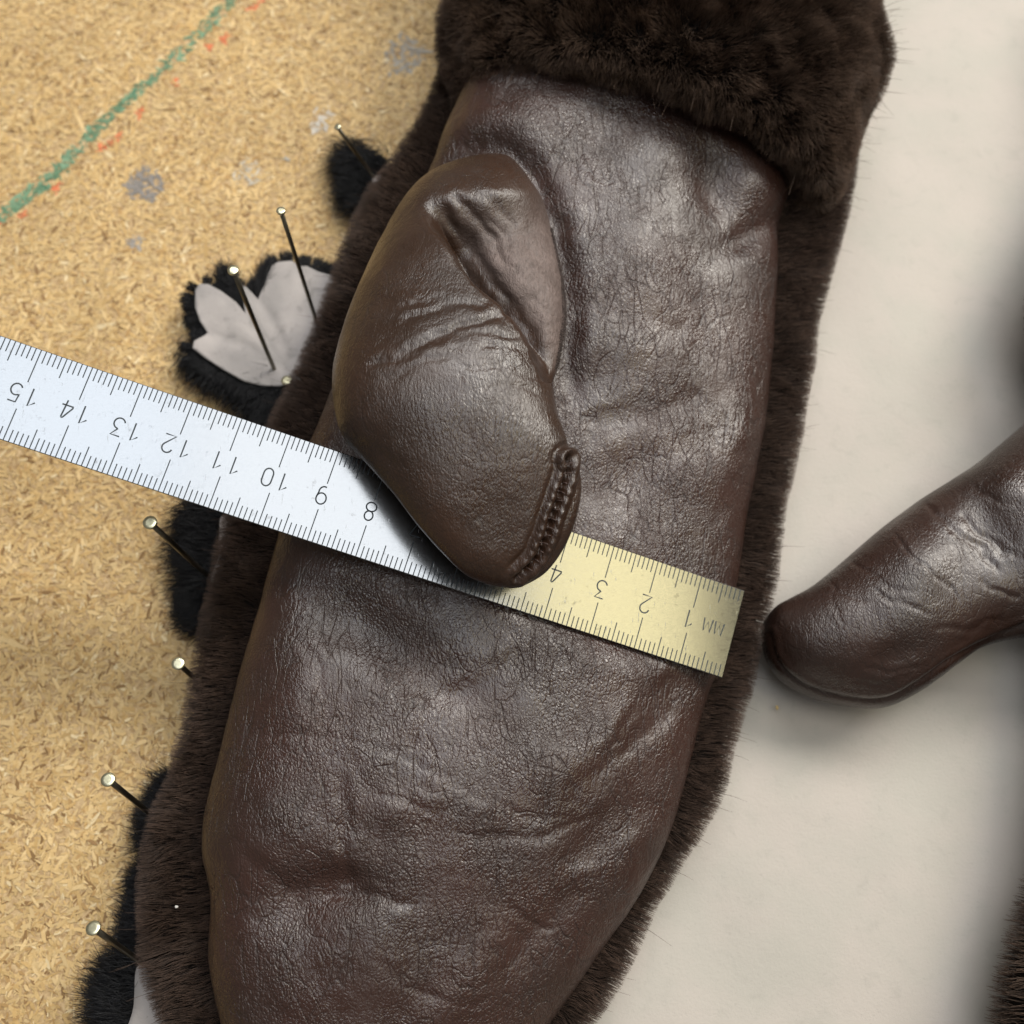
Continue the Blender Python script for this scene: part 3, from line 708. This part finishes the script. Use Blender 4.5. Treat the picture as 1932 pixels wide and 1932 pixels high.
def carve(X):
    f = X.reshape(-1, 3).copy(); n = normals(X).reshape(-1, 3); q = proj(f)
    q = q + 3 * np.stack([vnoise(q, 24, 201), vnoise(q, 24, 202)], 1)
    sd, t = side_of(q, VALLEY)
    A = 1.35 * smst(t, 0.0, 0.42) * (1 - 0.25 * smst(t, 0.7, 1.0))
    D = A * smst(sd, -20, 22) * (0.42 + 0.58 * np.exp(-(np.maximum(sd, 0) / 62) ** 2))
    D = D * smst(q[:, 1], 352, 420) * (1 - smst(q[:, 1], 700, 735))
    zb_ = 4.45; k_ = np.maximum(0.2, 1 - D / 1.95); f[:, 2] = np.where(f[:, 2] > zb_, zb_ + (f[:, 2] - zb_) * k_, f[:, 2])
    return f.reshape(X.shape)
XT = carve(XT)
SEAM = K([(690, 215), (700, 330), (660, 470), (612, 600), (575, 720), (525, 850), (485, 980), (455, 1090), (405, 1200), (362, 1320), (270, 1440), (140, 1560), (30, 1640)], 1500, 1300, 0.2588)
TGA = [(850, 470, 50, 60, 0, .05), (720, 620, 60, 90, 0, -.08), (940, 620, 70, 40, 0.6, .05), (800, 760, 120, 60, 0, .05), (880, 930, 110, 90, 0, .06), (700, 830, 40, 60, 0.4, -.05), (960, 990, 90, 60, 0.6, -.06)]
TCR = [([(735, 668), (790, 650), (850, 625), (905, 606), (960, 600)], .10, 9), ([(760, 605), (810, 585), (870, 572), (925, 575)], .07, 8), ([(690, 690), (740, 678), (800, 665)], .06, 8),
       ([(745, 580), (790, 568), (850, 560)], .04, 7), ([(850, 640), (910, 628), (985, 640)], .04, 7), ([(720, 720), (790, 690), (860, 668)], .03, 8), ([(900, 650), (970, 660), (1020, 690)], .03, 7),
       ([(870, 700), (950, 690), (1030, 725)], .025, 6), ([(900, 740), (970, 725), (1040, 755)], .02, 6), ([(650, 840), (700, 850), (760, 900)], .04, 14)]
GCR = [([(820, 385), (862, 430), (905, 490), (945, 545), (962, 600)], .11, 9), ([(850, 365), (895, 410), (935, 465), (960, 520)], .08, 9), ([(905, 400), (945, 440), (965, 500)], .04, 7), ([(955, 500), (990, 520), (1030, 530)], .025, 8),
       ([(960, 560), (985, 600), (1000, 640)], .04, 9), ([(880, 350), (930, 380), (975, 430)], .03, 9), ([(985, 430), (1005, 480), (1030, 500)], .025, 7), ([(1000, 560), (1030, 580), (1050, 600)], .02, 6)]
base_relief = relief(TGA, [(a, b * 0.5, c) for a, b, c in TCR] + [(a, b * 0.6, c) for a, b, c in GCR], 60, 0.016)
seam_path = catmull(SEAM, 120)
def thumb_relief(q, p):
    h = base_relief(q, p)
    d, t = poly_dist(q, seam_path)
    puck = 1.15 + 0.25 * np.sin(t * 13 * 2 * math.pi) + 0.25 * vnoise(q, 7, 77)
    fade = np.clip((1 - t) * 8, 0.25, 1)
    h += fade * (-0.12 * np.exp(-(d / 5.0) ** 2) * puck + 0.045 * np.exp(-((d - 13.5) / 6.0) ** 2) * (1 + 0.25 * np.sin(t * 13 * 2 * math.pi + 1)) - 0.05 * np.exp(-((d - 27) / 6.0) ** 2))
    e = np.linalg.norm(q - np.array(SEAM[0]), axis=1)
    h += 0.05 * np.exp(-((e - 16) / 7) ** 2)
    return h
XT = displace(XT, thumb_relief)
f_ = XT.reshape(-1, 3); z_, d_ = ruler_gap(f_); n_ = normals(XT).reshape(-1, 3)
f_[:, 2] = np.where((n_[:, 2] < 0.1) & (d_ < 0.2), np.maximum(f_[:, 2], z_ + 0.03), f_[:, 2]); XT = f_.reshape(XT.shape)
def split_thumb():
    nr, nc = XT.shape[:2]; N = normals(XT).reshape(-1, 3); V = XT.reshape(-1, 3); F = grid_faces(nr, nc)
    q = proj(V); sd, t = side_of(q, VALLEY)
    nap = smst(sd, 0, 34) * smst(q[:, 1] + 0.25 * (q[:, 0] - 900), 345, 520) * (q[:, 1] < 712)
    c = V[F].mean(1); qc = proj(c); sc, tc = side_of(qc, VALLEY); nc_ = N[F[:, 0]]
    isg = (sc > 2) & (qc[:, 1] < 700) & (qc[:, 1] > 340 + 0.0 * sc)
    out = []
    for name, sel in (('thumb', ~isg), ('thumb_gusset', isg)):
        Fs = F[sel]
        used = np.unique(Fs); remap = -np.ones(len(V), int); remap[used] = np.arange(len(used))
        fl = remap[Fs].tolist()
        if name == 'thumb': fl += [remap[[(nr - 1) * nc + c, (nr - 1) * nc + c + 1, nr * nc - 2 - c, nr * nc - 1 - c]].tolist() for c in range(nc // 2 - 1)]
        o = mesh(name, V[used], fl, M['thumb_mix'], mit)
        at = o.data.attributes.new('nap', 'FLOAT', 'POINT'); at.data.foreach_set('value', nap[used].astype(np.float32))
        if sum(p.normal.dot(Vector(N[used][p.vertices[0]])) for p in o.data.polygons[:400]) < 0: o.data.flip_normals()
        o.data.normals_split_custom_set_from_vertices([tuple(x) for x in N[used]])
        out.append(o)
    return out
thumb, gus = split_thumb()
tT = bvh(XT)
for k in range(14):
    i = 6 + k * 8
    if i + 2 >= len(seam_path): break
    c = seam_path[i]; tg = seam_path[i + 2] - seam_path[i - 2]; tg = tg / np.linalg.norm(tg); nr_ = np.array([-tg[1], tg[0]])
    pts = []
    for s_ in np.linspace(-1, 1, 7):
        q = c + nr_ * s_ * (6.5 + 1.8 * math.sin(k * 2.3)) + tg * s_ * (1.0 + 1.6 * math.sin(k * 1.7))
        hh = hit(tT, *q)
        if hh is None: continue
        pts.append(hh[0] + np.array([0, 0, 0.03 + 0.035 * (1 - s_ * s_)]))
    if len(pts) < 5: continue
    V_, F_ = tube(pts, 0.0105, 6)
    mesh('stitch', V_, F_, M['seam'], thumb)

# nap on its raw right edge
edge_keep = lambda q, p, n: ((n[:, 2] < 0.40) & (n[:, 2] > -0.2) & (n[:, 0] > 0.1) & (q[:, 1] > 430) & (q[:, 1] < 695) & (q[:, 0] > 1030)).astype(float)
p_, n_ = scatter(XT, 160000, edge_keep)
strands('raw_edge_nap', p_, n_, 0.045 * rng.uniform(0.4, 1.3, len(p_)), 0.005, M['suede_nap'], gus, 3, jitter=0.35)

# --- fur on the back piece
def keep_back(q, p, n):
    return np.where((n[:, 2] > -0.55) & (q[:, 1] > 60), 1.0, 0.0)
p_, n_ = scatter(XB, 340000, keep_back)
mid = XB.mean(1)
iy = np.argmin(np.abs(p_[:, 1:2] - mid[None, :, 1]), axis=1)
outw = np.sign(p_[:, 0] - mid[iy, 0])
dist_c = np.abs(p_[:, 0] - mid[iy, 0])
lim = np.array([0.5 * np.ptp(r[:, 0]) for r in XB])[iy]
k = dist_c > lim - 1.9
p_, n_, outw = p_[k], n_[k], outw[k]
d_ = n_ * 0.75 + np.column_stack([outw * 0.55, -0.12 * np.ones(len(p_)), np.full(len(p_), 0.1)])
strands('fur_pile', p_, d_, guard(0.31 * rng.uniform(0.9, 1.05, len(p_)) * (1 + 0.16 * vnoise(p_, 0.5, 5))), 0.0060, M['brown_fur'], fb, 4, clump=(0.45, 0.26), jitter=0.07)

# --- fur cuff
cuff_st = [
    (900, -420, 1690, -420, 3.2, 3.0, 6.0, 0.7), (885, -180, 1640, -150, 3.2, 3.0, 6.1, 0.7), (885, -20, 1622, 40, 3.2, 2.9, 6.15, 0.7), (850, 80, 1632, 150, 3.1, 2.8, 6.1, 0.7),
    (860, 150, 1592, 280, 3.0, 2.6, 6.0, 0.7), (872, 195, 1555, 365, 2.9, 2.4, 5.75, 0.8), (890, 205, 1530, 385, 2.8, 2.4, 5.3, 1.2), (930, 195, 1490, 360, 2.8, 2.4, 4.9, 1.6), (950, 150, 1450, 300, 2.8, 2.4, 4.8, 1.8)]
XC = loft(cuff_st, 100, 110, 2.2)
q_ = XC.reshape(-1, 3)
XC = XC + normals(XC) * (0.16 * vnoise(q_, 1.3, 70) + 0.13 * vnoise(q_, 0.55, 71)).reshape(XC.shape[:2])[..., None]
cuff = loft_mesh('fur_cuff', XC, M['fur_base'], mit)
p_, n_ = scatter(XC, 380000, lambda q, p, n: ((n[:, 2] > -0.5) & (q[:, 1] > -420)).astype(float))
d_ = n_ + np.array([0.06, -0.25, 0.0])
strands('fur_pile', p_, d_, guard(0.42 * rng.uniform(0.9, 1.05, len(p_)) * (1 + 0.16 * vnoise(p_, 0.5, 6))), 0.0062, M['cuff_fur'], cuff, 4, clump=(0.33, 0.30), jitter=0.13)

# ================================================================== THE SECOND MITTEN (only its thumb and edge reach into view)
mit2 = thing('mitten', 'second dark leather mitten beside the ruler end, only thumb and fur edge showing', 'mitten', (14, 0, 0))
b2_st = [
    (2140, -120, 2520, -120, 2.6, 2.4, 4.0, 0.7), (2110, 200, 2540, 200, 2.4, 2.4, 3.6, 0.7), (2040, 400, 2550, 400, 2.8, 2.4, 3.7, 0.7), (1985, 540, 2550, 540, 3.0, 2.4, 3.8, 0.7), (2010, 660, 2540, 660, 2.8, 2.4, 3.8, 0.7),
    (2040, 800, 2530, 800, 2.4, 2.4, 4.2, 0.7), (2050, 1000, 2520, 1000, 2.3, 2.3, 4.1, 0.7), (2040, 1200, 2510, 1200, 2.2, 2.3, 4.0, 0.7), (2035, 1400, 2500, 1400, 2.2, 2.2, 4.0, 0.7),
    (2005, 1600, 2480, 1600, 2.2, 2.2, 3.9, 0.7), (1955, 1740, 2450, 1740, 2.1, 2.2, 3.8, 0.7), (1918, 1900, 2400, 1900, 2.1, 2.1, 3.7, 0.7), (1930, 2050, 2350, 2050, 2.0, 2.0, 3.4, 0.7), (2000, 2180, 2250, 2180, 1.8, 1.8, 2.4, 0.9)]
X2 = loft(b2_st, 70, 60, 2.4)
fb2 = loft_mesh('fur_back', X2, M['fur_base'], mit2)
p_, n_ = scatter(X2, 70000, lambda q, p, n: ((n[:, 2] > -0.6) & (n[:, 0] < 0.75)).astype(float))
strands('fur_pile', p_, n_ + np.array([-0.3, -0.1, 0]), 0.42 * rng.uniform(0.7, 1.1, len(p_)), 0.009, M['cuff_fur'], fb2, 4, clump=(0.4, 0.35), jitter=0.12)
pl2 = [(r[0] + 95, r[1] + 10, r[2] - 60, r[3], r[4] + 0.5, r[5] + 0.5, r[6] + 0.9, r[7] + 1.0) for r in b2_st[:-1]]
XP2 = loft(pl2, 90, 80, 2.5)
loft_mesh('palm', XP2, M['palm'], mit2)
t2_st = [  # tip first; L = upper edge, R = lower edge
    (1446, 1168, 1443, 1182, 1.6, 1.6, 1.9, 1.2), (1462, 1146, 1441, 1215, 1.75, 1.5, 2.3, 1.0), (1490, 1130, 1452, 1255, 1.85, 1.5, 2.6, 0.95), (1530, 1108, 1482, 1290, 1.95, 1.5, 2.9, 0.9),
    (1575, 1072, 1535, 1318, 2.0, 1.5, 3.1, 0.9), (1620, 1033, 1600, 1333, 2.1, 1.5, 3.25, 0.9), (1672, 990, 1668, 1334, 2.2, 1.55, 3.4, 0.95), (1730, 947, 1735, 1303, 2.3, 1.7, 3.5, 1.1),
    (1790, 908, 1800, 1255, 2.4, 1.9, 3.6, 1.3), (1850, 868, 1850, 1222, 2.5, 2.1, 3.75, 1.5), (1920, 810, 1915, 1205, 2.6, 2.3, 3.9, 1.7), (2000, 740, 2010, 1200, 2.7, 2.5, 4.1, 1.9), (2100, 690, 2120, 1200, 2.8, 2.6, 4.2, 2.0)]
XT2 = loft(t2_st, 260, 240, 2.15)
S2 = [(1452, 1195), (1463, 1240), (1495, 1278), (1545, 1305), (1610, 1320), (1672, 1319), (1730, 1290), (1795, 1245), (1860, 1210), (1932, 1180)]
T2GA = [(1700, 1130, 60, 60, 0, .07), (1610, 1170, 60, 60, 0, .05), (1730, 1060, 70, 50, 0.5, .12), (1880, 1010, 60, 90, -0.4, -.22), (1800, 1090, 50, 60, 0, -.10), (1900, 920, 50, 50, 0, .12), (1690, 1240, 70, 30, -0.4, -.10)]
T2CR = [([(1600, 1050), (1640, 1085), (1690, 1110), (1740, 1120)], .05, 8), ([(1555, 1090), (1600, 1125), (1640, 1140)], .05, 8), ([(1650, 1115), (1700, 1140), (1760, 1165)], .09, 6), ([(1680, 1000), (1725, 1055), (1780, 1095), (1810, 1140)], .12, 7),
        ([(1740, 950), (1790, 990), (1850, 1030), (1900, 1090)], .14, 10), ([(1810, 960), (1850, 1000), (1930, 1060)], .18, 10), ([(1620, 1255), (1690, 1270), (1740, 1255)], .05, 8), ([(1600, 1285), (1660, 1290), (1720, 1275)], .04, 7),
        ([(1850, 1090), (1890, 1120), (1932, 1130)], .08, 8), ([(1760, 1180), (1830, 1190), (1900, 1160)], .06, 10), ([(1830, 910), (1880, 940), (1932, 950)], .06, 8), ([(1580, 1085), (1570, 1130), (1600, 1180)], .03, 8)]
r2 = relief(T2GA, [(a, min(b, 0.09) * 0.32, c * 0.6) for a, b, c in T2CR], 90, 0.015)
s2p = catmull(S2, 80)
def t2_relief(q, p):
    d, t = poly_dist(q, s2p)
    return r2(q, p) - 0.085 * np.exp(-(d / 3.6) ** 2) + 0.03 * np.exp(-((d - 11) / 6) ** 2)
XT2 = displace(XT2, t2_relief)
loft_mesh('thumb', XT2, M['thumb2'], mit2)

# ================================================================== THE STEEL RULER
# pose measured from the graduations: columns are the ruler's own axes in the camera frame (x right, y down, z forward)
ruler = thing('ruler', 'steel ruler with etched millimetre scale lying upside down across the leather mitten', 'ruler', tuple(ruler_pt(7.0, -0.95, -RTH)))
def ruler_body():
    b = 0.012
    sec = [(-b, 0.0), (0.0, -b), (0.0, -RTH + b), (-b, -RTH), (-RW + b, -RTH), (-RW, -RTH + b), (-RW, -b), (-RW + b, 0.0)]
    xs = [0.0, b, RLEN - b, RLEN]
    V = []
    for i, x in enumerate(xs):
        e = b if i in (0, 3) else 0
        for y, z in sec:
            yy = min(max(y, -RW + e), -e); zz = min(max(z, -RTH + e), -e)
            V.append(ruler_pt(x, yy, zz))
    n = len(sec); F = grid_faces(4, n).tolist() + [list(range(n)), [3 * n + k for k in range(n)][::-1]]
    o = mesh('blade', np.array(V), F, M['steel'], ruler, smooth=False)
    bm = bmesh.new(); bm.from_mesh(o.data); bmesh.ops.recalc_face_normals(bm, faces=bm.faces); bm.to_mesh(o.data); bm.free()
ruler_body()
def quad_strip(pts, w, z=0.0022):
    """flat ribbon along a 2-D polyline in ruler coordinates"""
    pts = np.asarray(pts, float); T = np.gradient(pts, axis=0) if len(pts) > 2 else np.repeat((pts[1] - pts[0])[None], 2, 0)
    T /= np.linalg.norm(T, axis=1, keepdims=True) + 1e-9
    nn = np.stack([-T[:, 1], T[:, 0]], 1) * w / 2
    a, b = pts + nn, pts - nn; n = len(pts)
    V = np.concatenate([ruler_pt(a[:, 0], a[:, 1], np.full(n, z)), ruler_pt(b[:, 0], b[:, 1], np.full(n, z))])
    return V, [[i, i + 1, n + i + 1, n + i] for i in range(n - 1)]
def join(parts):
    V, F, k = [], [], 0
    for v, f in parts:
        V.append(v); F += [[i + k for i in q] for q in f]; k += len(v)
    return np.concatenate(V), F
for far in (True, False):
    parts = []
    for mm in range(1, int(RLEN * 10)):
        ln = 0.70 if mm % 10 == 0 else 0.42 if mm % 5 == 0 else 0.265
        ln += random.uniform(-0.008, 0.008); x = mm / 10
        y0, y1 = (-0.012, -ln) if far else (-RW + 0.012, -RW + ln * 0.95)
        parts.append(quad_strip([(x, y0), (x, y1)], 0.021))
    mesh('millimetre_scale', *join(parts), M['etch'], ruler, smooth=False)
def arc(cx, cy, rx, ry, a0, a1, n=14):
    a = np.radians(np.linspace(a0, a1, n)); return [(cx + rx * math.cos(t), cy + ry * math.sin(t)) for t in a]
GL = {  # single-stroke figures in a box 0.6 wide, 1 high
    '1': [[(0.10, 0.72), (0.42, 1.0), (0.42, 0.0)]],
    '2': [arc(0.30, 0.72, 0.27, 0.28, 170, -38) + [(0.03, 0.0), (0.60, 0.0)]],
    '3': [[(0.05, 1.0), (0.55, 1.0), (0.26, 0.60)] + arc(0.28, 0.30, 0.29, 0.30, 85, -160)],
    '4': [[(0.40, 0.0), (0.46, 0.95), (0.42, 1.0), (0.36, 0.97), (0.02, 0.34), (0.02, 0.28), (0.62, 0.28)]],
    '5': [[(0.52, 1.0), (0.10, 1.0), (0.06, 0.55)] + arc(0.28, 0.32, 0.29, 0.32, 125, -150)],
    '6': [[(0.42, 1.0), (0.05, 0.45)] + arc(0.29, 0.30, 0.27, 0.30, 155, -205, 22)],
    '7': [[(0.02, 1.0), (0.58, 1.0), (0.22, 0.0)]],
    '8': [arc(0.30, 0.74, 0.23, 0.26, -90, 270, 22), arc(0.30, 0.24, 0.28, 0.25, 90, 450, 22)],
    '9': [arc(0.30, 0.68, 0.27, 0.31, 0, 360, 22), [(0.57, 0.68), (0.52, 0.35)] + arc(0.28, 0.30, 0.25, 0.30, 0, -110, 8)],
    '0': [[(0.04, 0.66)] + arc(0.30, 0.70, 0.26, 0.30, 180, 0) + arc(0.30, 0.30, 0.26, 0.30, 0, -180) + [(0.04, 0.66)]],
    'M': [[(0.0, 0.0), (0.10, 1.0), (0.36, 0.25), (0.62, 1.0), (0.72, 0.0)]],
}
def write(text, xc, h, adv):
    parts = []; w = adv * h; x0 = xc - w * len(text) / 2 + 0.1 * h
    for i, ch in enumerate(text):
        for st in GL[ch]:
            q = np.array(st, float)
            px = x0 + i * w + q[:, 0] * h; py = -RW / 2 - (q[:, 1] - 0.5) * h
            parts.append(quad_strip(np.stack([px, py], 1), 0.030))
    mesh('numeral' if text[0] != 'M' else 'unit_lettering', *join(parts), M['etch'], ruler, smooth=False)
for n_ in range(1, 20):
    write(str(n_), n_ + (0.0 if n_ > 9 else 0.02), 0.36 if n_ > 9 else 0.37, 0.95 if n_ > 9 else 0.80)
write('MM', 0.48, 0.27, 0.95)

# ================================================================== NAILS
def nail(head, base, label, zb=0.0, hmax=None, k=1.0):
    b = P(base[0], base[1], zb)
    hs = np.linspace(zb + 0.3, zb + 4.2, 200)
    hp = P(np.full(200, head[0]), np.full(200, head[1]), hs)
    dd = np.linalg.norm(hp[:, :2] - b[:2], axis=1)
    i = int(np.argmin(dd)); 
    if hmax is not None: i = int(np.argmin(np.abs(hs - zb - hmax)))
    top = hp[i]; ax = (top - b) / np.linalg.norm(top - b)
    t = thing('nail', label, 'nail', tuple(b), 'nails pinning the pelt to the board')
    V_, F_ = tube([b - ax * 0.25, b, b + (top - b) * 0.5, top - ax * 0.03], 0.058 * (0.5 + 0.5 * k), 12); mesh('shank', V_, F_, M['nail_shank'], t)
    V_, F_ = tube([top - ax * 0.10, top - ax * 0.045, top - ax * 0.03, top + ax * 0.012, top + ax * 0.028, top + ax * 0.030], [0.058 * k, 0.085 * k, 0.136 * k, 0.142 * k, 0.130 * k, 0.07 * k], 20)
    mesh('head', V_, F_, M['nail_head'], t)
    return top
NAILS = [((637, 240), (708, 338), 'thin nail beside the small fur tuft near the fur cuff', 0.9, None, 0.6),
         ((530, 398), (599, 612), 'tall nail piercing the grey flap next to the brown fur side', 0.95, None, 0.72),
         ((440, 510), (517, 695), 'tall nail through the middle of the lobed grey flap', 0.95, None, 0.85),
         ((541, 718), (547, 735), 'nail driven down to its head at the flap corner by the fur', 0.95, 0.35),
         ((283, 986), (398, 1092), 'long slanting nail over bare board just below the ruler', 0.6, None),
         ((336, 1252), (385, 1296), 'nail with its shank half hidden behind the brown fur side', 0.4, None),
         ((204, 1471), (290, 1540), 'nail beside the fur tuft over bare board with no grey skin near', 0.5, None),
         ((176, 1751), (268, 1817), 'nail beside the pale skin wedge at the fingertip end of the mitten', 0.9, None)]
for a in NAILS: nail(*a)

# ================================================================== SMALL BITS
def crumb(name, px, z, r, mat, label, cat, sq=(1, 0.5, 0.5)):
    bm = bmesh.new(); bmesh.ops.create_icosphere(bm, subdivisions=2, radius=1)
    c = P(*px, z)
    V_ = np.array([v.co[:] for v in bm.verts]); V_ *= (1 + 0.25 * vnoise(V_ * 3, 1.0, 3))[:, None]
    V_ = V_ * r * np.array(sq) + c; F_ = [[v.index for v in f.verts] for f in bm.faces]; bm.free()
    return tag(mesh(name, V_, F_, mat), label, cat)
M['crumb'] = plain('pale_wood', (0.62, 0.45, 0.2), 0.7)
M['lint'] = plain('lint', (0.75, 0.73, 0.68), 0.8)
crumb('wood_crumb', (1466, 1335), 0.68, 0.055, M['crumb'], 'tiny yellow wood crumb on the pale pelt skin near the second thumb tip', 'crumb', (0.6, 1.0, 0.5))
crumb('lint_speck', (333, 1711), 2.15, 0.035, M['lint'], 'tiny white lint speck on the brown fur beside the mitten fingers', 'lint', (1, 0.9, 0.7))
